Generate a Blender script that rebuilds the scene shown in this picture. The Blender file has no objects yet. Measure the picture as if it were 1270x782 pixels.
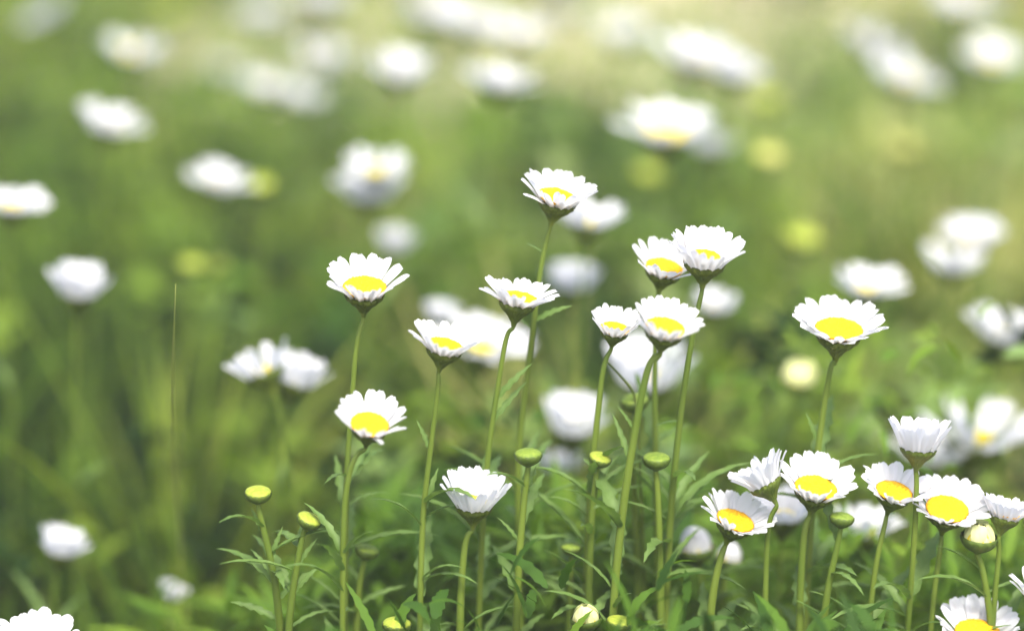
import bpy, math, random
import numpy as np
from mathutils import Vector, Matrix, Quaternion
R = math.radians
S = bpy.context.scene
C = S.collection
random.seed(7)
rng = np.random.default_rng(11)

# ------------------------------------------------------------------ camera, sky, sun, exposure
H, PITCH, FOC, FOCUS = 0.56, R(16.0), 100.0, 1.06
cam_d = bpy.data.cameras.new('camera')
cam = bpy.data.objects.new('camera', cam_d); C.objects.link(cam)
cam.location = (0, 0, H); cam.rotation_euler = (math.pi/2 - PITCH, 0, 0)
cam_d.lens = FOC; cam_d.sensor_width = 36; cam_d.sensor_fit = 'HORIZONTAL'
cam_d.clip_start = 0.02; cam_d.clip_end = 500
cam_d.dof.use_dof = True; cam_d.dof.focus_distance = FOCUS; cam_d.dof.aperture_fstop = 2.35
S.camera = cam

SUN_EL, SUN_AZ = R(58), R(168)          # azimuth clockwise from +Y (away from the camera) to +X
w = bpy.data.worlds.new('World'); S.world = w; w.use_nodes = True
nt = w.node_tree; nt.nodes.clear()
sky = nt.nodes.new('ShaderNodeTexSky'); sky.sky_type = 'NISHITA'; sky.sun_disc = False
sky.sun_elevation = SUN_EL; sky.sun_rotation = SUN_AZ; sky.air_density = .7; sky.dust_density = 4.5; sky.ozone_density = .7
bg = nt.nodes.new('ShaderNodeBackground'); bg.inputs['Strength'].default_value = 0.15
wo = nt.nodes.new('ShaderNodeOutputWorld')
nt.links.new(sky.outputs[0], bg.inputs[0]); nt.links.new(bg.outputs[0], wo.inputs[0])
sd = bpy.data.lights.new('sun', 'SUN'); sd.energy = 1.5; sd.angle = R(12); sd.color = (1, .96, .87)
sun = bpy.data.objects.new('sun', sd); C.objects.link(sun)
sdir = Vector((math.sin(SUN_AZ)*math.cos(SUN_EL), math.cos(SUN_AZ)*math.cos(SUN_EL), math.sin(SUN_EL)))
sun.rotation_euler = (-sdir).to_track_quat('-Z', 'Y').to_euler()
sun.location = (1, 2, 3)
S.view_settings.view_transform = 'Standard'; S.view_settings.look = 'None'
S.view_settings.exposure = 1.9; S.view_settings.gamma = 1; S.view_settings.use_curve_mapping = False
S.render.engine = 'CYCLES'
S.cycles.use_denoising = True; S.cycles.max_bounces = 7
S.cycles.transparent_max_bounces = 8; S.cycles.sample_clamp_indirect = 6

# ------------------------------------------------------------------ picture measurements -> metres
PW, PH = 1270.0, 782.0
F = Vector((0, math.cos(PITCH), -math.sin(PITCH))); U = Vector((0, math.sin(PITCH), math.cos(PITCH)))
K = 36.0/FOC/PW
O = Vector((0, 0, H))
def ray(px, py):
    return F + Vector((1, 0, 0))*((px-PW/2)*K) + U*((PH/2-py)*K)
def at_depth(px, py, d): return O + ray(px, py)*d
def at_y(px, py, Y):
    r = ray(px, py); return O + r*(Y/r.y)
def at_z(px, py, z):
    r = ray(px, py); return O + r*((z-H)/r.z)
def depth_of(p): return (p-O).dot(F)

# ------------------------------------------------------------------ materials
def mat(name):
    m = bpy.data.materials.new(name); m.use_nodes = True; m.node_tree.nodes.clear()
    return m, m.node_tree.nodes, m.node_tree.links
def ramp(N, pts):
    r = N.new('ShaderNodeValToRGB'); e = r.color_ramp.elements
    while len(e) < len(pts): e.new(0.5)
    for i, (p, c) in enumerate(pts): e[i].position = p; e[i].color = (*c, 1)
    return r
def noise(N, L, scale, detail=3, rough=.55, coord='Object', stretch=None):
    t = N.new('ShaderNodeTexCoord'); n = N.new('ShaderNodeTexNoise')
    n.inputs['Scale'].default_value = scale; n.inputs['Detail'].default_value = detail; n.inputs['Roughness'].default_value = rough
    if stretch:
        mp = N.new('ShaderNodeMapping'); mp.inputs['Scale'].default_value = stretch
        L.new(t.outputs[coord], mp.inputs[0]); L.new(mp.outputs[0], n.inputs['Vector'])
    else: L.new(t.outputs[coord], n.inputs['Vector'])
    return n
def leafy(name, pts, trans, rough=.5, src=None, scale=60, tint=(1, 1, 1), bump=0, stretch=None, spec=.35):
    """surface that lets light through: principled mixed with translucent"""
    m, N, L = mat(name)
    if src:
        a = N.new('ShaderNodeAttribute'); a.attribute_name = src
        n = noise(N, L, scale, 3)
        mx = N.new('ShaderNodeMath'); mx.operation = 'MULTIPLY_ADD'; mx.inputs[1].default_value = .5; mx.inputs[2].default_value = -.25
        L.new(n.outputs['Fac'], mx.inputs[0])
        ad = N.new('ShaderNodeMath'); ad.operation = 'ADD'; ad.use_clamp = True
        L.new(a.outputs['Fac'], ad.inputs[0]); L.new(mx.outputs[0], ad.inputs[1]); fac = ad.outputs[0]
    else:
        n = noise(N, L, scale, 4, stretch=stretch); fac = n.outputs['Fac']
    r = ramp(N, pts); L.new(fac, r.inputs[0])
    p = N.new('ShaderNodeBsdfPrincipled'); p.inputs['Roughness'].default_value = rough
    p.inputs['Specular IOR Level'].default_value = spec
    L.new(r.outputs[0], p.inputs['Base Color'])
    if bump:
        b = N.new('ShaderNodeBump'); b.inputs['Strength'].default_value = bump; b.inputs['Distance'].default_value = .0006
        L.new(n.outputs['Fac'], b.inputs['Height']); L.new(b.outputs[0], p.inputs['Normal'])
    t = N.new('ShaderNodeBsdfTranslucent')
    mu = N.new('ShaderNodeMix'); mu.data_type = 'RGBA'; mu.blend_type = 'MULTIPLY'; mu.inputs[0].default_value = 1
    L.new(r.outputs[0], mu.inputs[6]); mu.inputs[7].default_value = (*tint, 1); L.new(mu.outputs[2], t.inputs[0])
    s = N.new('ShaderNodeMixShader'); s.inputs[0].default_value = trans
    L.new(p.outputs[0], s.inputs[1]); L.new(t.outputs[0], s.inputs[2])
    o = N.new('ShaderNodeOutputMaterial'); L.new(s.outputs[0], o.inputs[0])
    return m
M = {}
M['petal'] = leafy('petal_white', [(.3, (.62, .635, .66)), (.7, (.69, .70, .71))], .5, .6, scale=40, spec=.2, bump=.15)
M['cream'] = leafy('petal_cream', [(.3, (.56, .60, .25)), (.7, (.66, .68, .38))], .35, .6, scale=40, spec=.2)
M['disc'] = leafy('disc_yellow', [(.36, (.48, .225, .002)), (.60, (.64, .365, .004))], .08, .7, scale=900, bump=.9, spec=.2)
M['disc_core'] = leafy('disc_greenish_yellow', [(.35, (.62, .50, .02)), (.65, (.72, .60, .03))], .12, .7, scale=900, bump=.9, spec=.2)
M['calyx'] = leafy('calyx_green', [(.35, (.055, .085, .010)), (.65, (.115, .155, .018))], .10, .55, scale=320, bump=.7, stretch=(1, 1, .35))
M['bud'] = leafy('bud_green', [(.35, (.05, .085, .012)), (.65, (.09, .14, .02))], .15, .5, scale=300, bump=.6, stretch=(1, 1, .35))
M['budtop'] = leafy('bud_top_lime', [(.35, (.20, .27, .022)), (.7, (.32, .36, .04))], .2, .6, scale=700, bump=.8)
M['budgreen'] = leafy('bud_top_green', [(.35, (.10, .17, .014)), (.7, (.20, .27, .03))], .2, .6, scale=700, bump=.8)
M['pale'] = leafy('faded_yellow', [(.35, (.34, .36, .08)), (.7, (.44, .43, .11))], .2, .6, scale=700)
M['stem'] = leafy('stem_green', [(.3, (.075, .13, .011)), (.7, (.14, .20, .023))], .3, .6, scale=90, stretch=(1, 1, .2), bump=.3)
M['leaf'] = leafy('daisy_leaf', [(.3, (.085, .16, .026)), (.7, (.14, .225, .06))], .42, .6, scale=120, tint=(1, 1.05, .6), bump=.5)
M['straw'] = leafy('straw_stalk', [(.3, (.20, .25, .05)), (.7, (.31, .33, .09))], .2, .6, scale=80)
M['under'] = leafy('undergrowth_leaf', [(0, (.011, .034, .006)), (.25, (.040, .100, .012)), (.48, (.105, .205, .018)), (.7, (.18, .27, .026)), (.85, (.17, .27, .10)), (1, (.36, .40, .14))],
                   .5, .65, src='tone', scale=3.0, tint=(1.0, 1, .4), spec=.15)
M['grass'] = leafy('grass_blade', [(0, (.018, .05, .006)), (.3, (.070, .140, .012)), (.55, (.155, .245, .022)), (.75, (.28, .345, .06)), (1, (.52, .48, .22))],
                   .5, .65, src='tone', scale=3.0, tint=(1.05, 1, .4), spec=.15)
def ground_mat():
    m, N, L = mat('meadow_soil')
    n = noise(N, L, 1.4, 6, .6); n2 = noise(N, L, 70, 4, .7)
    r = ramp(N, [(.35, (.06, .07, .022)), (.5, (.13, .115, .045)), (.68, (.20, .15, .09))]); L.new(n.outputs['Fac'], r.inputs[0])
    r2 = ramp(N, [(.3, (.55, .55, .5)), (.7, (1.1, 1.1, 1.1))]); L.new(n2.outputs['Fac'], r2.inputs[0])
    mu = N.new('ShaderNodeMix'); mu.data_type = 'RGBA'; mu.blend_type = 'MULTIPLY'; mu.inputs[0].default_value = 1
    L.new(r.outputs[0], mu.inputs[6]); L.new(r2.outputs[0], mu.inputs[7])
    p = N.new('ShaderNodeBsdfPrincipled'); p.inputs['Roughness'].default_value = .95
    b = N.new('ShaderNodeBump'); b.inputs['Distance'].default_value = .01; L.new(n2.outputs['Fac'], b.inputs['Height'])
    L.new(b.outputs[0], p.inputs['Normal']); L.new(mu.outputs[2], p.inputs['Base Color'])
    o = N.new('ShaderNodeOutputMaterial'); L.new(p.outputs[0], o.inputs[0])
    return m
M['ground'] = ground_mat()

# ------------------------------------------------------------------ mesh helpers
def mesh(name, v, f, m, smooth=True):
    me = bpy.data.meshes.new(name); me.from_pydata([tuple(p) for p in v], [], f)
    me.materials.append(m)
    if smooth: me.polygons.foreach_set('use_smooth', [True]*len(me.polygons))
    me.update(); return me
def link(name, me, parent=None, loc=None, q=None):
    o = bpy.data.objects.new(name, me); C.objects.link(o)
    if parent is not None: o.parent = parent
    if loc is not None: o.location = loc
    if q is not None: o.rotation_mode = 'QUATERNION'; o.rotation_quaternion = q
    return o
def thing(name, label, cat, loc, group=None):
    o = link(name, None, loc=loc); o.empty_display_size = .01
    o['label'] = label; o['category'] = cat
    if group: o['group'] = group
    return o
def lathe(prof, n=24, wob=0, k=5):
    v, f = [], []
    for i, (r, z) in enumerate(prof):
        for j in range(n):
            a = 2*math.pi*j/n; rr = r*(1 + wob*math.sin(k*a + i*1.9))
            v.append((rr*math.cos(a), rr*math.sin(a), z))
    for i in range(len(prof)-1):
        for j in range(n):
            k2 = (j+1) % n
            f.append((i*n+j, i*n+k2, (i+1)*n+k2, (i+1)*n+j))
    return v, f
def spline(pts, per=8):
    P = [pts[0]*2-pts[1]] + list(pts) + [pts[-1]*2-pts[-2]]
    out = []
    for i in range(1, len(P)-2):
        a, b, c, d = P[i-1], P[i], P[i+1], P[i+2]
        for s in range(per):
            t = s/per
            out.append(.5*((2*b) + (c-a)*t + (2*a-5*b+4*c-d)*t*t + (3*b-a-3*c+d)*t**3))
    out.append(P[-2])
    for _ in range(30):
        out = [out[0]] + [(out[i-1]+out[i]*2+out[i+1])*.25 for i in range(1, len(out)-1)] + [out[-1]]
    return out
def tube(path, r0, r1, n=8, off=Vector((0, 0, 0)), ridge=.08):
    v, f = [], []; L = len(path); ref = Vector((1, 0, 0))
    for i, p in enumerate(path):
        t = (path[min(i+1, L-1)] - path[max(i-1, 0)]).normalized()
        a = (ref - t*ref.dot(t)).normalized(); b = t.cross(a)
        r = r0 + (r1-r0)*min(1, i/(L-1)*1.6)
        for j in range(n):
            th = 2*math.pi*j/n; rr = r*(1 + (ridge if j % 2 else -ridge))
            v.append(p - off + a*rr*math.cos(th) + b*rr*math.sin(th))
    for i in range(L-1):
        for j in range(n):
            k = (j+1) % n; f.append((i*n+j, i*n+k, (i+1)*n+k, (i+1)*n+j))
    f.append(tuple(range(n))[::-1]); f.append(tuple((L-1)*n+j for j in range(n)))
    return v, f

def petal_data(L, wd, curl, rnd):
    """strap petal along +X from the origin, facing +Z; blunt tip with small teeth, two grooves"""
    NU, NV = 11, 7
    v, f = [], []; x = z = 0; ang = 0
    notch = [rnd.uniform(0, .07) for _ in range(NV)]
    asym = rnd.uniform(-.12, .12); twist = rnd.uniform(-.18, .18)
    for i in range(NU):
        u = i/(NU-1)
        prof = (.58 + .42*min(1, (u/.5))**.8)
        if u > .61: prof *= math.sqrt(max(0, 1-((u-.61)/.43)**2.3))
        ang = curl*u
        if i: x += L/(NU-1)*math.cos(ang); z += L/(NU-1)*math.sin(ang)
        for j in range(NV):
            s = j/(NV-1)*2-1
            y = s*wd*.5*prof + asym*L*.18*u*u
            zz = z + wd*.16*(s*s) - wd*.035*math.cos(s*math.pi*2) + s*twist*wd*u
            tip = notch[j]*L*max(0, (u-.8)/.2)
            v.append((x - tip*math.cos(ang), y, zz - tip*math.sin(ang)))
    for i in range(NU-1):
        for j in range(NV-1):
            a = i*NV+j; f.append((a, a+NV, a+NV+1, a+1))
    return v, f
def leaf_data(L, wd, bend, teeth, rnd, fold=.35, lob=.55):
    """toothed spoon shaped leaf along +X, arching down by bend"""
    NU = 21; v, f = [], []; x = z = 0
    ph = rnd.uniform(0, 1); side = rnd.uniform(-.25, .25)
    for i in range(NU):
        u = i/(NU-1)
        prof = (math.sin(math.pi*min(1, u**.75*1.0))**.8 if 0 < u < 1 else 0.0)*.9 + .10*(1-u)
        ang = -bend*(u**1.3)
        if i: x += L/(NU-1)*math.cos(ang); z += L/(NU-1)*math.sin(ang)
        saw = 1 - lob*(((u*teeth+ph) % 1.0))
        saw2 = 1 - lob*(((u*teeth+ph+.4) % 1.0))
        hw = wd*.5*prof
        yc = side*L*.3*u*u
        for s, k in ((-1, saw), (-.5, 1), (0, 1), (.5, 1), (1, saw2)):
            v.append((x, yc + s*hw*k, z + abs(s)*hw*fold))
    for i in range(NU-1):
        for j in range(4):
            a = i*5+j; f.append((a, a+5, a+6, a+1))
    return v, f
def basis(x, up):
    x = x.normalized(); z = (up - x*up.dot(x)).normalized(); y = z.cross(x)
    return Matrix((x, y, z)).transposed().to_quaternion()
def add_leaf(parent, pos, dirn, L, wd=None, bend=.9, rnd=random, up=None, teeth=5, name='leaf'):
    wd = wd or L*rnd.uniform(.15, .23); bend *= .7
    v, f = leaf_data(L, wd, bend, teeth, rnd)
    return link(name, mesh(name, v, f, M['leaf']), parent, pos, basis(dirn, up or Vector((0, 0, 1))))

def head_axis(tilt, roll):
    a = Vector((0, 0, 1))
    a = Matrix.Rotation(R(tilt), 3, 'X') @ a             # positive tilt: faces the camera more
    a = Matrix.Rotation(R(roll), 3, 'Y') @ a             # positive roll: leans to the right
    return a.normalized()
def head_quat(axis, spin):
    return Vector((0, 0, 1)).rotation_difference(axis) @ Quaternion((0, 0, 1), spin)

# ------------------------------------------------------------------ one flower head, units of its own width
def calyx_mesh(W, n=26):
    prof = [(.215, -.012), (.214, -.035), (.206, -.062), (.185, -.092), (.156, -.122), (.122, -.153), (.088, -.187), (.06, -.235), (.038, -.28), (.028, -.33)]
    v, f = lathe([(r*W, z*W) for r, z in prof], n, .035, 13)
    v.append((0, 0, -.012*W)); c = len(v)-1
    for j in range(n): f.append((j, c, (j+1) % n)[::-1])
    add_bracts(v, f, prof, W, [(.02, .5), (.2, .68), (.42, .85)], 17)
    return mesh('calyx', v, f, M['calyx'])
def disc_mesh(W, m, dome=.05, rad=.235, n=46):
    """domed button with a spiral of raised florets"""
    NR = 13; rs = np.linspace(1, .04, NR); th = np.arange(n)*2*np.pi/n
    k = np.arange(150); fr = np.sqrt((k+.5)/150); fa = k*2.39996
    FX, FY = fr*np.cos(fa), fr*np.sin(fa)
    v = [(rad*.75*W*math.cos(t), rad*.75*W*math.sin(t), -.015*W) for t in th]
    for r in rs:
        X, Y = r*np.cos(th), r*np.sin(th)
        d = np.sqrt(((X[:, None]-FX)**2 + (Y[:, None]-FY)**2).min(1))
        z = .04 + dome*math.sqrt(max(0, 1-r*r*.97)) + .020*np.exp(-(d/.045)**2) - .010 - .012*math.exp(-(r/.3)**2)
        v += [(rad*W*a, rad*W*b, W*c) for a, b, c in zip(X, Y, z)]
    f = []
    for i in range(NR):
        for j in range(n):
            q = (j+1) % n; f.append((i*n+j, i*n+q, (i+1)*n+q, (i+1)*n+j))
    f.append(tuple(NR*n+j for j in range(n)))
    return mesh('flower_disc', v, f, m)
def add_bracts(v, f, prof, W, rows, n=15):
    """overlapping pointed scales laid on a lathe profile, one mesh with it"""
    def at(t):
        x = t*(len(prof)-1); i = min(int(x), len(prof)-2); u = x-i
        return (prof[i][0]*(1-u)+prof[i+1][0]*u)*W, (prof[i][1]*(1-u)+prof[i+1][1]*u)*W
    for q, (ta, tb) in enumerate(rows):                  # ta: tip, tb: foot
        for k in range(n):
            a = 2*math.pi*(k+.5*(q % 2))/n; b = len(v); S_ = 5
            for i in range(S_):
                u = i/(S_-1); r, z = at(ta+(tb-ta)*u); r += W*(.014*(1-u)+.004)
                hw = (math.pi/n)*(.08 + .98*min(1, u*2.2)**.7)
                for w_, bulge in ((-1, -.006), (0, .006), (1, -.006)):
                    aa = a + w_*hw; v.append(((r+bulge*W)*math.cos(aa), (r+bulge*W)*math.sin(aa), z))
            for i in range(S_-1):
                for w_ in range(2): p = b+i*3+w_; f.append((p, p+3, p+4, p+1))

def flower_head(parent, loc, W, axis, cup, n, rnd, curl=None, plen=.35, pw=.143, detailed=True, core='disc', spread=9, gap=0, dome=.05, drad=0):
    if curl is None: curl = -.30 if cup < 50 else -.1
    if cup < 50: cup += 17; n += 2
    q = head_quat(axis, rnd.uniform(0, 6.28))
    hd = link('flower_head', None, parent, loc, q); hd.empty_display_size = .005
    link('calyx', calyx_mesh(W), hd)
    link('flower_disc', disc_mesh(W, M[core], dome, drad or (.245 if cup < 60 else .17)), hd)
    variants = [mesh('petal', *petal_data(plen*W*rnd.uniform(.92, 1.06), pw*W*rnd.uniform(.9, 1.12), curl*rnd.uniform(.7, 1.3), rnd), M['petal']) for _ in range(5)]
    allv, allf = [], []
    for k in range(n):
        a = 2*math.pi*k/n + rnd.uniform(-.07, .07)
        if rnd.random() < gap: continue
        el = R(cup + rnd.uniform(-spread, spread) + (rnd.uniform(-22, 14) if rnd.random() < .1 else 0)); low = (k % 2)*.010
        d = Vector((math.cos(a)*math.cos(el), math.sin(a)*math.cos(el), math.sin(el)))
        up = Vector((-math.cos(a)*math.sin(el), -math.sin(a)*math.sin(el), math.cos(el)))
        p = Vector((math.cos(a)*(.205+low), math.sin(a)*(.205+low), -.018-low))*W
        qq = basis(d, up) @ Quaternion((1, 0, 0), rnd.uniform(-.16, .16))
        me = variants[rnd.randrange(5)]
        if detailed:
            link('petal', me, hd, p, qq)
        else:
            b = len(allv); mm = qq.to_matrix()
            allv += [p + mm @ vv.co for vv in me.vertices]
            allf += [tuple(i+b for i in pl.vertices) for pl in me.polygons]
    if not detailed:
        link('corolla', mesh('corolla', allv, allf, M['petal']), hd)
    return hd

def stem_path(top, axis, W, way, rnd, kstart=.29):
    pts = [top - axis*kstart*W, top - axis*(kstart+.10)*W]
    pts += way
    last = pts[-1]; prev = pts[-2]
    dx = (last.x-prev.x)/max(1e-4, (prev.z-last.z)) * .35
    z = last.z
    if z > .06:
        pts.append(Vector((last.x + dx*z*.5, last.y + rnd.uniform(-.006, .01), z*.5)))
    pts.append(Vector((last.x + dx*z, last.y + rnd.uniform(.01, .04), -.004)))
    return pts

def daisy(label, px, py, wpx, tilt, roll, cup, n, way=(), dY=0, group='daisies in the sharp foreground', r0=.0008, r1=.0014,
          leaves=(), low=12, seed=None, detailed=True, Z=None, D=None, sharp=True, **kw):
    rnd = random.Random(seed if seed is not None else int(px*31+py))
    if Z is not None: top = at_z(px, py, Z)
    elif D is not None: top = at_depth(px, py, D)
    else: top = at_y(px, py, at_depth(px, py, FOCUS).y + dY)
    W = wpx*K*depth_of(top)*(1.06 if cup < 50 else 1.0); axis = head_axis(tilt, roll)
    wps = [at_y(x, y, top.y) for x, y in way]
    pts = stem_path(top, axis, W, wps, rnd)
    base = pts[-1].copy(); base.z = 0
    t = thing('daisy', label, 'daisy', base, group)
    path = spline(pts, 8)
    link('stem', mesh('stem', *tube(path, r0*.92, r1*.88, 8, base), M['stem']), t)
    flower_head(t, top-base, W, axis, cup, n, rnd, detailed=detailed, **kw)
    for (lx, ly, tx, ty, L, bend) in leaves:             # leaf root and tip as seen, on the stem's own plane
        i = min(range(len(path)), key=lambda k: (path[k]-at_y(lx, ly, top.y)).length)
        p = path[i]; d = at_y(tx, ty, top.y) - p; d.y = rnd.uniform(-.3, .3)*d.length
        add_leaf(t, p-base, d + Vector((0, 0, bend*.45))*d.length, L*K*FOCUS, bend=bend, rnd=rnd, up=Vector((0, -.7, 1)))
    lo = [k for k in range(len(path)) if .09 < path[k].z < min(.205, top.z-.05)] or [len(path)//2]
    for _ in range(low):
        i = rnd.choice(lo); a = rnd.uniform(0, 6.28); L = rnd.uniform(.02, .042)
        add_leaf(t, path[i]-base, Vector((math.cos(a), math.sin(a), rnd.uniform(.4, 1.8))), L, bend=rnd.uniform(.6, 1.5), rnd=rnd)
    return t

def bud(label, px, py, wpx, tilt, roll, way=(), dY=0, group='unopened buds', top='budtop', flat=.62, rim=0, low=2, leaves=(), Z=None, D=None, r0=.0009, r1=.0016, white=0, seed=None):
    rnd = random.Random(int(px*17+py))
    if Z is not None: P = at_z(px, py, Z)
    elif D is not None: P = at_depth(px, py, D)
    else: P = at_y(px, py, at_depth(px, py, FOCUS).y + dY)
    W = wpx*K*depth_of(P); axis = head_axis(tilt, roll)
    pts = stem_path(P, axis, W, [at_y(x, y, P.y) for x, y in way], rnd, .35)
    base = pts[-1].copy(); base.z = 0
    t = thing('daisy_bud', label, 'flower bud', base, group)
    path = spline(pts, 8)
    link('stem', mesh('stem', *tube(path, r0, r1, 8, base), M['stem']), t)
    q = head_quat(axis, rnd.uniform(0, 6))
    hd = link('bud_head', None, t, P-base, q); hd.empty_display_size = .004
    prof = [(.46, .10), (.485, .05), (.47, -.03), (.43, -.12), (.35, -.21), (.24, -.29), (.13, -.35), (.05, -.42)]
    v, f = lathe([(r*W, z*W*flat/.62) for r, z in prof], 26, .045, 13)
    add_bracts(v, f, [(a, b*flat/.62) for a, b in prof], W, [(.03, .5), (.2, .7), (.42, .9)], 13)
    link('calyx', mesh('calyx', v, f, M['bud']), hd)
    if not white:
        link('bud_tip', disc_mesh(W, M[top], .20, .475, 40), hd)
    else:                                               # young petals closed over the centre
        vs = [mesh('petal', *petal_data(white*W, .30*W, rnd.uniform(1.2, 2.0), rnd), M['cream' if top == 'cream' else 'petal']) for _ in range(4)]
        n = 15
        for k in range(n):
            a = 2*math.pi*k/n + rnd.uniform(-.1, .1); el = R(rnd.uniform(72, 86))
            d = Vector((math.cos(a)*math.cos(el), math.sin(a)*math.cos(el), math.sin(el)))
            up = Vector((-math.cos(a)*math.sin(el), -math.sin(a)*math.sin(el), math.cos(el)))
            link('petal', vs[k % 4], hd, Vector((math.cos(a), math.sin(a), 0))*W*(.42-.03*(k % 2)), basis(d, up))
        v, f = lathe([(r*W, z*W) for r, z in [(.40, .05), (.36, .2), (.2, .3), (.02, .33)]], 20)
        link('flower_disc', mesh('flower_disc', v, f, M['disc_core']), hd)
    for (lx, ly, tx, ty, L, bend) in leaves:
        i = min(range(len(path)), key=lambda k: (path[k]-at_y(lx, ly, P.y)).length)
        p = path[i]; d = at_y(tx, ty, P.y) - p; d.y = rnd.uniform(-.3, .3)*d.length
        add_leaf(t, p-base, d + Vector((0, 0, bend*.45))*d.length, L*K*FOCUS, bend=bend, rnd=rnd, up=Vector((0, -.7, 1)))
    for _ in range(low):
        i = rnd.randrange(int(len(path)*.3), len(path)-4); a = rnd.uniform(0, 6.28)
        add_leaf(t, path[i]-base, Vector((math.cos(a), math.sin(a), rnd.uniform(.3, 1.1))), rnd.uniform(.02, .036), bend=rnd.uniform(.6, 1.5), rnd=rnd)
    return t

# ------------------------------------------------------------------ ground and the stuff growing on it
def vnoise(x, y, s, seed):
    r = np.random.default_rng(seed); G = r.random((64, 64))
    X = x*s+17.3; Y = y*s+9.1; i = np.floor(X).astype(int); j = np.floor(Y).astype(int); u = X-i; v = Y-j
    u = u*u*(3-2*u); v = v*v*(3-2*v); g = lambda a, b: G[a % 64, b % 64]
    return (g(i, j)*(1-u)+g(i+1, j)*u)*(1-v) + (g(i, j+1)*(1-u)+g(i+1, j+1)*u)*v
gv, gf = [], []
xs = np.concatenate([[-300, -60, -15, -5], np.linspace(-2, 2, 41), [5, 15, 60, 300]])
ys = np.concatenate([[-300, -60, -15, -3], np.linspace(0, 5, 51), [8, 15, 60, 300]])
for y in ys:
    for x in xs:
        near = max(0, 1-max(abs(x)/3, abs(y-2.5)/4))
        gv.append((x, y, -.004 + .016*near*(float(vnoise(np.array([x]), np.array([y]), 5, 5)[0])-1)))
nx = len(xs)
for j in range(len(ys)-1):
    for i in range(nx-1): a = j*nx+i; gf.append((a, a+1, a+nx+1, a+nx))
g = link('ground', mesh('ground', gv, gf, M['ground'])); g['kind'] = 'structure'

# added earth track, a sheet just above ground; pale colour stands for the glow
tv, tf = [], []
for i in range(60):
    x = -.44 + 3.5*i/59; yc = 3.05 + .28*x; w0 = .44*min(1, (i+.3)/7)**.5+.07*math.sin(i*1.3)*min(1, i/5)+.04*math.sin(i*2.9)*min(1, i/5)
    tv += [(x, yc-w0, .0045), (x, yc+w0, .0045)]
    if i: tf.append((2*i-2, 2*i, 2*i+1, 2*i-1))
m, N, L = mat('glow_earth'); n_ = noise(N, L, 25, 6, .65)
r_ = ramp(N, [(.35, (.36, .31, .21)), (.65, (.52, .45, .33))]); L.new(n_.outputs['Fac'], r_.inputs[0])
p_ = N.new('ShaderNodeBsdfPrincipled'); p_.inputs['Roughness'].default_value = .95; L.new(r_.outputs[0], p_.inputs['Base Color'])
L.new(p_.outputs[0], N.new('ShaderNodeOutputMaterial').inputs[0])
g = link('path', mesh('path', tv, tf, m)); g['kind'] = 'structure'

def strips(name, m, base, az, el, L, wd, bend, tone, belly=.6, seg=5, parallel=False, saw=0):
    n = len(L); u = np.linspace(0, 1, seg+1)
    e = el[:, None] - bend[:, None]*u[None, :]**1.2
    ds = L[:, None]/seg
    rad = np.concatenate([np.zeros((n, 1)), np.cumsum(np.cos(e[:, 1:])*ds, 1)], 1)
    hz = np.concatenate([np.zeros((n, 1)), np.cumsum(np.sin(e[:, 1:])*ds, 1)], 1)
    if parallel: prof = np.clip(1-u**2.5, .04, 1)
    else: prof = np.clip(np.sin(np.pi*u**belly)**.8, .10, 1)
    if saw: prof = prof*(1-.45*((u*saw) % 1.0))
    ca, sa = np.cos(az)[:, None], np.sin(az)[:, None]
    cx = base[:, 0:1]+rad*ca; cy = base[:, 1:2]+rad*sa; cz = base[:, 2:3]+hz
    hw = wd[:, None]*.5*prof[None, :]
    tw = rng.uniform(-.8, .8, (n, 1))
    ox = -sa*np.cos(tw)*hw; oy = ca*np.cos(tw)*hw; oz = np.sin(tw)*hw
    V = np.stack([np.stack([cx-ox, cy-oy, cz-oz], -1), np.stack([cx+ox, cy+oy, cz+oz], -1)], 2)   # n, seg+1, 2, 3
    V = np.maximum(V.reshape(-1, 3), [[-1e9, -1e9, -.01]])
    k = (seg+1)*2
    q = np.array([[2*i, 2*i+1, 2*i+3, 2*i+2] for i in range(seg)])
    Fc = (q[None] + (np.arange(n)*k)[:, None, None]).reshape(-1, 4)
    me = bpy.data.meshes.new(name); me.vertices.add(len(V)); me.vertices.foreach_set('co', V.astype(np.float32).ravel())
    me.loops.add(Fc.size); me.loops.foreach_set('vertex_index', Fc.astype(np.int32).ravel())
    me.polygons.add(len(Fc)); me.polygons.foreach_set('loop_start', (np.arange(len(Fc))*4).astype(np.int32))
    me.polygons.foreach_set('use_smooth', np.ones(len(Fc), bool))
    me.update(calc_edges=True); me.validate()
    at = me.attributes.new('tone', 'FLOAT', 'POINT'); at.data.foreach_set('value', np.repeat(tone, k).astype(np.float32))
    me.materials.append(m)
    o = link(name, me); o['kind'] = 'stuff'
    return o
def scatter(n, y0, y1, pw=1.0):
    y = y0 + (y1-y0)*rng.random(n)**pw
    x = (rng.random(n)*2-1)*(.22 + .26*y)
    return x, y
def cover_height(x, y):
    """how tall the leafy cover stands: low and dark at the left, taller under the right-hand flowers"""
    s = 1/(1+np.exp(-(x/np.maximum(y, .5)+.075)/.02))
    near = np.exp(-((y-1.06)/.16)**2)
    h = .08 + .115*s*near + .05*(y > 1.3)*np.clip((y-1.3)/.5, 0, 1)
    h = h*(.7 + .6*vnoise(x, y, 9, 21))
    return np.where(y < .98, np.minimum(h, .115), h)
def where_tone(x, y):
    """glow put into plant colour: paler, yellower rightwards and farther out; left dark green"""
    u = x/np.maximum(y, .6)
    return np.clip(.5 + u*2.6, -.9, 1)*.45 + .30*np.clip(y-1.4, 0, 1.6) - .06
def clump(x, y): return .6*vnoise(x, y, 15, 31) + .4*vnoise(x, y, 6, 32)
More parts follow.
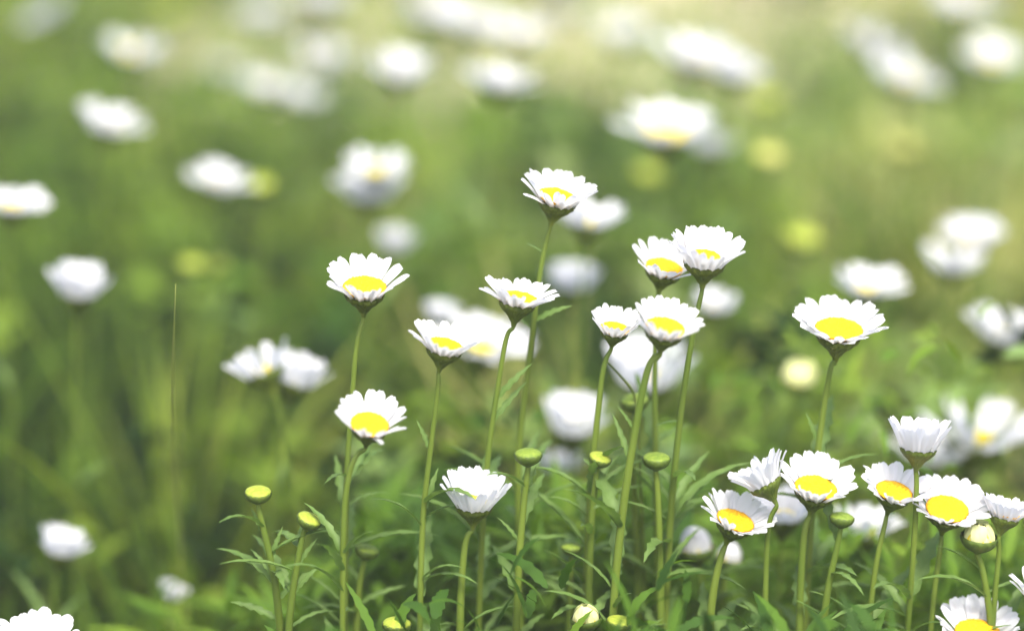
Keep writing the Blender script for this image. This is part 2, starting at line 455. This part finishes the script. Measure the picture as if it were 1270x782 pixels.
def bare(x, y):                                        # strip left open so the added pale track shows
    return (rng.random(len(x)) < open_side(x, y)) & (np.abs(y-(3.05+.28*x+.25*(vnoise(x, y, 3, 77)-.5))) < .30+.2*vnoise(x, y, 5, 78))
def open_side(x, y): return 1/(1+np.exp(-(x+.38)/.05))*(1-.4/(1+np.exp(-(x-.38)/.05)))
def low_far(x, y): return 1 - .70*np.clip((y-1.95-.28*x)/.35, 0, 1)*open_side(x, y)
# leafy cover
n = 46000; x, y = scatter(n, .72, 4.6, 1.25); h = cover_height(x, y); c = clump(x, y)
k = (rng.random(n) < np.clip((c-.38-.10*(x/y < -.06))*7, .04, 1)) & ~(bare(x, y) & (rng.random(n) < .66)); x, y, h, c = x[k], y[k], h[k], c[k]; n = len(x)
h = h*(.35+1.25*c)*low_far(x, y)
z = h*rng.random(n)**.65
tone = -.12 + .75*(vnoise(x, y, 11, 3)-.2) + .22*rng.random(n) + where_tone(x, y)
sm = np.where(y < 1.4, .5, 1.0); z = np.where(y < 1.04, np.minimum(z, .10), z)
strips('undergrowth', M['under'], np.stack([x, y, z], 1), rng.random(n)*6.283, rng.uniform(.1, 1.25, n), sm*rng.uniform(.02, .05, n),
       sm*rng.uniform(.005, .013, n), rng.uniform(.3, 1.7, n), tone)
# toothed daisy leaves crowding the feet of the near daisies
def cover_line(x, y):
    """height of the leafy tops among the near plants: a little lower where the right hand heads stand"""
    px = PW/2 + x/(y*math.cos(PITCH)+.1)/K
    row = 668 + 60*np.clip((px-820)/80, 0, 1) + 90*np.clip((px-1110)/40, 0, 1)*(y < 1.04) + 85*np.exp(-((px-745)/36)**2)*(y < 1.04) + 60*np.exp(-((px-490)/22)**2)*(y < 1.04) + 90*np.clip((520-px)/150, 0, 1.3) + 60*(vnoise(x, y, 22, 91)-.5) + 40*(vnoise(x, y, 60, 92)-.5)
    return H - y*np.tan(PITCH + np.arctan((row-391)*K))
for (n, ya, yb, seed_, lift) in ((15000, 1.06, 1.40, 4, .03), (1700, .88, .985, 5, -.002)):
    y = ya + (yb-ya)*rng.random(n); x = -.17 + .46*rng.random(n)**.9
    top_ = np.minimum(cover_line(x, y) + lift, .175 + .02*(y < 1.04))
    c = .5*vnoise(x, y, 34, 40+seed_) + .5*vnoise(x, y, 16, 50+seed_)
    keep = (rng.random(n) < 1/(1+np.exp(-(x+.085)/.018)) + .08) & (rng.random(n) < np.clip((c-.32)*5, .05, 1)) & (top_ > .05)
    x, y, top_, c = x[keep], y[keep], top_[keep], c[keep]; n = len(x)
    L_ = rng.uniform(.016, .034, n)
    z = np.maximum(.012, top_ - .6*L_ - .11*rng.random(n)**1.3)
    strips('leaf_cover', M['under'], np.stack([x, y, z], 1), rng.random(n)*6.283, rng.uniform(.3, 1.4, n), L_,
           rng.uniform(.0035, .007, n), rng.uniform(.2, 1.5, n), (.02 if seed_ == 5 else .10) + .3*vnoise(x, y, 24, seed_) + .3*rng.random(n), seg=15, saw=5)
# grass
n = 26000; x, y = scatter(n, .72, 4.8, 1.15); k = ~(bare(x, y) & (rng.random(n) < .55)); x, y = x[k], y[k]; n = len(x)
Lg = rng.uniform(.07, .17, n)*(.6+.9*vnoise(x, y, 6, 8))*low_far(x, y); Lg = np.where(y < 1.04, np.minimum(Lg, .10), np.where(y < 1.4, np.minimum(Lg, .14), Lg))
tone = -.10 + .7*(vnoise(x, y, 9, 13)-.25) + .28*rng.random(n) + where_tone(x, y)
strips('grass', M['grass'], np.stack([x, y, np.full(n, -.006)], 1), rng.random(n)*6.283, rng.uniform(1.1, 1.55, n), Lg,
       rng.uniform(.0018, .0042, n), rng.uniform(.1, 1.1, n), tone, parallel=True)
# taller tufts, each of one tone
nt_ = 520; ty = 1.25 + 2.6*rng.random(nt_)**1.2; tx = (rng.random(nt_)*2-1)*(.2+.24*ty); per = 26
k = (ty < 2.0) | (rng.random(nt_) > .8*open_side(tx, ty)); tx, ty = tx[k], ty[k]; nt_ = len(tx)
x = np.repeat(tx, per) + rng.normal(0, .008, nt_*per); y = np.repeat(ty, per) + rng.normal(0, .012, nt_*per); n = nt_*per
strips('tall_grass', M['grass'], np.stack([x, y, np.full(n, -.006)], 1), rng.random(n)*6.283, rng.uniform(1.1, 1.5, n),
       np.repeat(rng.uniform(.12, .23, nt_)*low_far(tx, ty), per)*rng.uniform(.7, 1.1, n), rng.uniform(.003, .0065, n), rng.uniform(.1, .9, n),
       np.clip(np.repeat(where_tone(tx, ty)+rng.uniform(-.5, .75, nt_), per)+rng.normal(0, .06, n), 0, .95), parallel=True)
# small leaf clumps: pale ones are glints put into leaf colour, others dark
nc = 700; y = 1.2 + 2.0*rng.random(nc)**1.2; x = (rng.random(nc)*2-1)*(.2+.24*y); per = 16
z = cover_height(x, y)*rng.uniform(.7, 1.35, nc); tn = np.where(rng.random(nc) < .6, rng.uniform(.62, .88, nc) + .12*np.clip(x/y*6, -1.5, 1), 0); n = nc*per
strips('undergrowth', M['under'], np.stack([np.repeat(x, per)+rng.normal(0, .007, n), np.repeat(y, per)+rng.normal(0, .007, n), np.maximum(.005, np.repeat(z, per)+rng.normal(0, .007, n))], 1),
       rng.random(n)*6.283, rng.uniform(.1, 1.3, n), rng.uniform(.012, .026, n), rng.uniform(.006, .012, n), rng.uniform(.2, 1.2, n), np.repeat(tn, per))
# rough grass farther out, coarse
n = 9000; y = 4.6 + 16*rng.random(n)**1.6; x = (rng.random(n)*2-1)*(.6+.5*y)
strips('far_grass', M['grass'], np.stack([x, y, np.full(n, -.006)], 1), rng.random(n)*6.283, rng.uniform(1.0, 1.5, n), rng.uniform(.12, .3, n),
       rng.uniform(.006, .016, n), rng.uniform(.2, 1.2, n), .3+.6*rng.random(n), parallel=True)

# ------------------------------------------------------------------ sharp daisies
SH = 'daisies in the sharp foreground'
daisy('topmost sharp daisy on the tallest stem, leaning right, yellow centre', 691, 248, 100, 8, 13, 36, 21, [(672, 320), (662, 400), (652, 480), (641, 570), (645, 690)],
      dY=.012, r0=.0008, r1=.00165, leaves=[(676, 316, 648, 302, 26, .2), (668, 402, 712, 378, 56, .5), (662, 412, 632, 388, 40, .5)], seed=4)
daisy('leftmost sharp daisy, wide open and upright with a big yellow centre', 452, 360, 106, 14, 3, 37, 20, [(442, 420), (437, 490), (430, 580), (428, 680)], dY=.0, seed=9)
daisy('sharp daisy right below the leftmost one, its face turned to the camera', 458, 529, 94, 20, 10, 38, 17, [(440, 562), (428, 610), (425, 680)], dY=-.02, gap=.06, seed=5)
daisy('small flat daisy under the topmost one, its left petals raised', 642, 373, 96, 1, 9, 30, 18, [(628, 410), (618, 480), (606, 550), (596, 680)], dY=0, plen=.33,
      leaves=[(618, 495, 668, 448, 66, .3), (616, 520, 672, 462, 70, .5)], seed=2)
daisy('shallow daisy tilted right in front of a large white blur', 551, 432, 92, 5, 13, 34, 20, [(545, 470), (536, 540), (526, 620), (522, 690)], dY=-.008,
      leaves=[(536, 560, 518, 520, 44, .2), (530, 630, 566, 538, 60, .6)], seed=8)
daisy('daisy half hidden behind the left edge of the uppermost cup shaped daisy', 823, 335, 92, 12, 10, 36, 13, [(816, 372), (812, 430), (812, 520), (815, 640)], dY=.02, seed=31)
daisy('large cup shaped daisy at the top of the central cluster, tall back petals', 874, 323, 108, 10, 3, 43, 20, [(868, 372), (856, 430), (843, 520), (833, 620), (828, 700)],
      dY=-.004, r1=.00165, plen=.34, leaves=[(838, 520, 800, 536, 34, .5)], seed=6)
daisy('narrow half closed daisy at the left of the central cluster', 762, 410, 76, 10, 8, 56, 18, [(748, 450), (742, 510), (734, 580), (728, 680)], dY=.006, plen=.38, r1=.00165, spread=5, seed=12)
daisy('front daisy of the central cluster on a thick pale green stem', 824, 410, 98, 15, 9, 40, 21, [(805, 445), (792, 510), (775, 610), (760, 740)], dY=-.02, r0=.0012, r1=.0019,
      leaves=[(782, 570, 752, 500, 64, .3), (790, 540, 764, 500, 42, .4)], plen=.33, seed=13)
daisy('widest sharp daisy standing alone on the right, flat and wide open', 1040, 412, 116, 11, 3, 29, 21, [(1032, 445), (1024, 490), (1014, 560), (1004, 660)], dY=.01, r1=.0016,
      leaves=[(1012, 550, 998, 500, 46, .2)], seed=14)
daisy('side view daisy with upright petals above the right hand group', 1139, 554, 98, -4, 4, 63, 20, [(1137, 580), (1136, 640), (1130, 720)], dY=-0.004, plen=.40, spread=6, dome=.03, seed=15)
daisy('closed cup daisy in the lower middle showing petal backs', 588, 625, 102, 3, 3, 62, 22, [(578, 660), (572, 720), (570, 800)], dY=0.003, plen=.40, spread=8, dome=.03, r1=.0019, core='disc_core', seed=16)
daisy('daisy turned away to the left, its green base showing', 948, 598, 86, -12, -30, 46, 19, [(953, 640), (950, 700), (948, 790)], dY=0.001, plen=.40, seed=17)
daisy('open daisy with orange yellow centre beside the turned away daisy', 1011, 608, 104, 14, 7, 37, 20, [(998, 650), (993, 710), (991, 800)], dY=0.005, r0=.0012, r1=.0018, seed=18)
daisy('tilted daisy below the turned away one, slanting down to the right', 911, 648, 94, 12, 17, 30, 20, [(896, 684), (884, 730), (878, 800)], dY=0.006, r1=.0021, seed=19)
daisy('left daisy of the overlapping pair at the lower right', 1108, 612, 90, 14, 11, 32, 20, [(1098, 650), (1085, 700), (1076, 790)], dY=0.003, seed=20)
daisy('right daisy of the overlapping pair, round bright yellow centre', 1174, 634, 104, 19, 5, 29, 21, [(1168, 670), (1160, 720), (1152, 800)], dY=0.007, seed=21)
daisy('small side view daisy near the right edge beside the overlapping pair', 1246, 640, 76, -8, 14, 40, 18, [(1240, 680), (1234, 730), (1230, 800)], dY=0.003, seed=22)
daisy('large daisy cut off by the bottom right edge of the photo', 1212, 788, 112, 14, 3, 36, 20, [(1206, 850), (1200, 900)], dY=0.011, low=1, seed=23)
daisy('large daisy cut off by the bottom left edge of the photo', 44, 806, 112, 12, 4, 33, 20, [(44, 860), (42, 900)], dY=0.003, low=1, seed=24)
daisy('white daisy sliced by the right edge above the bottom right daisy', 1288, 735, 80, 8, 0, 45, 18, [(1286, 780)], dY=0.003, low=0, seed=25)

# ------------------------------------------------------------------ buds
BU = 'round green buds among the stems'
bud('lime bud at far left on its own leafy stalk', 320, 612, 35, 6, 2, [(325, 650), (340, 710), (348, 780)], dY=0,
    leaves=[(330, 665, 312, 636, 42, .3), (338, 690, 356, 640, 46, .3), (346, 720, 310, 690, 50, .8), (350, 740, 398, 700, 70, .7), (350, 770, 290, 760, 70, .9)], low=7)
bud('lime bud tipped to the right beside the far left bud', 383, 645, 33, 6, 24, [(372, 680), (362, 740), (356, 800)], dY=.0,
    leaves=[(368, 700, 396, 668, 46, .5), (362, 740, 400, 704, 50, .6)], low=7)
bud('faint bud low under the daisy that faces the camera', 455, 683, 31, 0, 14, [(446, 720), (440, 800)], dY=.03, top='budgreen',
    leaves=[(444, 720, 415, 690, 48, .6), (442, 750, 500, 735, 70, .9)], low=7)
bud('green bud on an upright stalk right above the closed cup daisy', 655, 565, 36, 0, 0, [(652, 600), (646, 660), (640, 760)], dY=-0.004, top='budgreen',
    leaves=[(650, 610, 668, 580, 36, .3), (646, 670, 616, 640, 46, .7)], low=7)
bud('yellowish bud touching the stem of the narrow half closed daisy', 744, 569, 30, 8, 16, [(738, 600), (732, 660), (730, 760)], dY=0.010, low=7)
bud('round bud between the two thick stems of the central cluster', 814, 570, 36, 0, 2, [(816, 610), (818, 680), (820, 780)], dY=0.010, top='budgreen', low=7)
bud('highest green bud, seen behind the thick pale stem', 787, 498, 38, 2, -6, [(782, 530), (786, 600), (792, 720)], dY=.035, top='budgreen', low=5)
bud('dim bud low in the middle, left of the thick pale stem', 709, 679, 28, 0, 0, [(708, 710), (706, 790)], dY=0.031, top='budgreen', low=7)
bud('flat bud at the bottom edge below the closed cup daisy', 492, 775, 38, 0, 3, [(492, 820)], dY=-.0, low=5)
bud('cream topped bud at the bottom edge in the middle', 727, 768, 40, 4, -4, [(728, 820)], dY=0.003, top='cream', white=.62, low=5)
bud('green bud beside the cream topped bud at the bottom edge', 768, 772, 34, 0, 8, [(766, 820)], dY=0.001, low=5)
bud('green bud tucked under the open orange centred daisy', 1044, 643, 32, -4, 6, [(1038, 680), (1026, 730), (1018, 800)], dY=0.001, top='budgreen', low=7)
bud('opening bud with cream domed top under the overlapping pair', 1214, 668, 48, 4, 4, [(1218, 700), (1226, 750), (1232, 800)], dY=0.005, top='cream', white=.55, low=7)
bud('opening white bud left of the tilted daisy', 864, 682, 48, 0, -6, [(870, 720), (878, 800)], dY=.06, white=.85, low=7)
bud('opening white bud right under the tilted daisy', 904, 694, 36, 0, 12, [(898, 720), (890, 800)], dY=.07, white=.8, low=5)

# ------------------------------------------------------------------ stalk of dry grass
p0 = at_depth(218, 352, 1.065); p1 = at_depth(214, 470, 1.10); p2 = at_depth(217, 600, 1.20); p3 = Vector((p2.x+.004, p2.y+.02, -.004))
b = p3.copy(); b.z = 0
t = thing('grass_stalk', 'single thin pale green grass stalk standing upright at the left', 'grass stalk', b)
link('stalk', mesh('stalk', *tube(spline([p0, p1, p2, p3], 8), .00016, .00042, 6, b), M['straw']), t)
v, f = leaf_data(.05, .0035, .8, 1, random.Random(4), lob=0)
link('blade', mesh('blade', v, f, M['straw']), t, Vector((0, 0, .05)), basis(Vector((-.5, .2, 1)), Vector((0, -1, 0))))

w_ = [at_y(x, y, 1.04) for x, y in ((752, 446), (764, 458), (776, 474), (788, 483), (792, 520), (796, 640))]
b = Vector((w_[-1].x+.01, 1.06, 0)); w_.append(b + Vector((0, 0, -.004)))
t = thing('bare_stalk', 'thin dark curved bare stalk in front of the big white blur behind the central stems', 'stalk', b)
link('stalk', mesh('stalk', *tube(spline(w_, 6), .0003, .0006, 6, b), M['calyx']), t)

# ------------------------------------------------------------------ daisies out of focus behind
BG = 'blurred daisies behind the sharp ones'
def far(label, px, py, wmm=30, z=None, D=None, tilt=10, dt=-10, roll=3, cup=23, n=18, **kw):
    kw.setdefault('curl', random.uniform(-.25, .1)); kw.setdefault('dome', .01); kw.setdefault('drad', .12); kw.setdefault('core', 'disc_core'); kw.setdefault('spread', 16); kw.setdefault('gap', random.choice((0, .08, .16))); cup += random.uniform(-6, 6); wmm *= 1.06
    tilt += dt; P = at_z(px, py, z) if z is not None else at_depth(px, py, D)
    wpx = wmm/1000/K/depth_of(P)
    return daisy(label, px, py, wpx, tilt, roll, cup, n, (), group=BG, Z=z, D=D, detailed=False, low=2, r0=.0007, r1=.001, **kw)
far('small blurred daisy in the top left corner', 60, 22, 30, z=.27, roll=-30, tilt=5)
far('bright blurred oval daisy near the top left corner', 162, 66, 33, z=.27, tilt=14, roll=8)
far('tilted blurred oval daisy at the upper left, below the bright oval one', 136, 157, 32, z=.265, tilt=14, roll=16)
far('big blurred daisy cut by the left edge', 14, 256, 31, D=1.27, tilt=12, roll=6)
far('blurred daisy at the upper left beside a yellow green dot', 270, 228, 30, z=.24, tilt=14, roll=12)
far('round blurred daisy on the left above the straw stalk', 97, 362, 31, D=1.24, tilt=14, roll=8, cup=45)
far('blurred daisy with split petals left of the sharp daisies', 328, 460, 33, D=1.18, tilt=0, roll=-24, cup=62, n=9)
far('blurred daisy joined to the split petal one on its right', 366, 472, 32, D=1.2, tilt=4, roll=20, cup=55, n=11)
far('small round blurred daisy near the bottom left', 75, 682, 27, D=1.2, tilt=8, roll=14, cup=55)
far('tiny faint blurred daisy low at the left near the bottom', 213, 738, 15, D=1.22, tilt=5, roll=20, cup=50)
far('faint pale blurred daisy at the left below the top corner', 47, 118, 20, z=.16, tilt=0)
far('faint blurred daisy at the top, left of centre', 325, 22, 32, z=.24, tilt=8)
far('faint grey white blurred daisy left of the paired blurs at the top', 280, 88, 26, z=.2, tilt=2)
far('soft round blurred daisy above the paired blurs at the upper left', 397, 78, 33, z=.235, tilt=18)
far('left half of the paired blurs at the upper left', 330, 112, 30, z=.23, tilt=8, roll=8)
far('right half of the paired blurs at the upper left', 376, 124, 28, z=.23, tilt=8, roll=14)
far('crisp blurred oval daisy at upper centre, left of two', 496, 92, 35, z=.27, tilt=14, roll=5)
far('crisp blurred oval daisy at upper centre, right of two', 619, 105, 36, z=.275, tilt=9, roll=8)
far('left end of the long white streak of daisies at the top edge', 536, 20, 38, z=.27, tilt=10, roll=8)
far('middle of the long white streak of daisies at the top edge', 588, 34, 38, z=.27, tilt=10, roll=10)
far('right end of the long white streak of daisies at the top edge', 640, 46, 36, z=.27, tilt=10, roll=10)
far('blurred daisy touching the top edge left of centre', 402, 3, 30, z=.27, tilt=8)
far('pale pinkish blurred daisy at the top edge in the middle', 706, 12, 32, z=.22, tilt=4)
far('faint round blurred daisy right of the white streak at the top', 772, 46, 33, z=.24, tilt=10)
far('broad blurred daisy at the upper right showing yellow at its lower edge', 862, 76, 43, z=.275, tilt=12, roll=8, drad=.2)
far('blurred daisy behind the right edge of the broad upper daisy', 908, 94, 30, z=.27, tilt=10, roll=10)
far('large blurred daisy with yellow centre above the central cluster', 826, 166, 46, z=.265, tilt=16, roll=5, drad=.23)
far('smaller blur at the right of the large yellow centred blurred daisy', 880, 184, 26, z=.23, tilt=4, roll=6)
far('upper left one of the stacked blurs at the upper right', 1082, 58, 34, z=.25, tilt=10, roll=20)
far('lower right one of the stacked blurs at the upper right', 1120, 100, 40, z=.25, tilt=12, roll=15)
far('blurred daisy near the right edge at the top, round and white', 1231, 75, 32, z=.255, tilt=20, roll=6)
far('blurred daisy cut by the top edge near the right corner', 1196, 10, 38, z=.27, tilt=12, roll=10)
far('creamy blurred daisy over a white one behind the leftmost sharp daisy', 466, 212, 30, z=.25, tilt=18, core='disc_core')
far('white blurred daisy just below the creamy one', 458, 244, 36, z=.235, tilt=6, cup=44)
far('small dim blurred daisy above the shallow tilted daisy', 491, 305, 24, z=.2, tilt=10, cup=50)
far('blurred daisy peeking out right behind the topmost sharp daisy', 728, 276, 33, D=1.26, tilt=6, roll=6)
far('blurred daisy between the topmost sharp daisy and the central cluster', 711, 354, 29, D=1.3, tilt=10, cup=40)
far('small blurred daisy behind the large cup shaped daisy', 888, 382, 24, D=1.27, tilt=12, cup=45)
far('big blurred daisy right behind the shallow tilted daisy', 598, 432, 40, D=1.25, tilt=14, roll=6)
far('dim cream blur above the shallow tilted daisy', 548, 394, 20, D=1.3, tilt=10, core='disc_core', cup=50)
far('big white blur behind the stems of the central cluster', 800, 470, 46, D=1.24, tilt=13, cup=40)
far('blurred daisy above the lone wide open daisy on the right', 1074, 358, 33, D=1.28, tilt=10, roll=4)
far('upper one of two soft blurs at the right', 1206, 297, 30, D=1.38, tilt=14)
far('lower one of two soft blurs at the right', 1180, 330, 31, D=1.36, tilt=10)
far('blurred daisy at the right edge below the two soft blurs', 1240, 416, 34, D=1.27, tilt=16, roll=10)
far('large soft blur behind the side view daisy', 1210, 542, 52, D=1.24, tilt=12, roll=10)
far('soft blur left of the large one behind the side view daisy', 1158, 568, 38, D=1.24, tilt=6)
far('soft blur between the closed cup daisy and central stems', 710, 530, 36, D=1.22, tilt=14, cup=50)
far('dim lower blur under the one beside the central stems', 694, 582, 22, D=1.25, tilt=4, cup=45)
far('dim white blur low behind the open orange centred daisy', 1072, 660, 30, D=1.16, tilt=6, cup=45)
far('soft white blur between the tilted and open lower daisies', 972, 640, 30, D=1.14, tilt=8, cup=40)
YB = 'blurred yellow green buds behind'
def fb(label, px, py, wmm, z=None, D=None, top='budtop', **kw):
    P = at_z(px, py, z) if z is not None else at_depth(px, py, D)
    return bud(label, px, py, wmm/1000/K/depth_of(P), 14, 3, (), group=YB, Z=z, D=D, top=top, low=2, **kw)
fb('blurred lime dot right beside the upper left daisy', 323, 230, 15, z=.235)
fb('blurred yellow dot below the top edge at the left', 214, 18, 18, z=.24)
fb('blurred yellow dot right of the large yellow centred daisy', 953, 194, 17, z=.23, top='pale')
fb('blurred lime dot under the broad upper right daisy', 952, 126, 18, z=.23)
fb('bright blurred yellow dot below the stacked upper right blurs', 1117, 184, 19, z=.2, top='pale')
fb('faint lime dot left below the large yellow centred daisy', 806, 216, 18, z=.21)
fb('cream coloured round blur left of the lone wide daisy stem', 990, 470, 18, D=1.24, top='cream', white=.6)
fb('faint lime dot at right above the lone wide daisy', 995, 296, 20, z=.2)
fb('lime dot at the left above the straw stalk', 238, 328, 13, D=1.4)
fb('lime dot right beside the one above the straw stalk', 268, 330, 12, D=1.42)

# ------------------------------------------------------------------ bright summer haze low over the meadow
m, N, L = mat('haze'); pv = N.new('ShaderNodeVolumePrincipled'); pv.inputs['Color'].default_value = (1, .95, .78, 1)
pv.inputs['Density'].default_value = .026; pv.inputs['Anisotropy'].default_value = .3
L.new(pv.outputs[0], N.new('ShaderNodeOutputMaterial').inputs['Volume'])
X, z0, z1 = 310, -1.1, .75
hv = [(-X, -X, z0), (X, -X, z0), (X, X, z0), (-X, X, z0), (-X, -X, z1), (X, -X, z1), (X, X, z1), (-X, X, z1)]
hz = link('haze', mesh('haze', hv, [(3, 2, 1, 0), (4, 5, 6, 7), (0, 1, 5, 4), (1, 2, 6, 5), (2, 3, 7, 6), (3, 0, 4, 7)], m, False)); hz['kind'] = 'stuff'
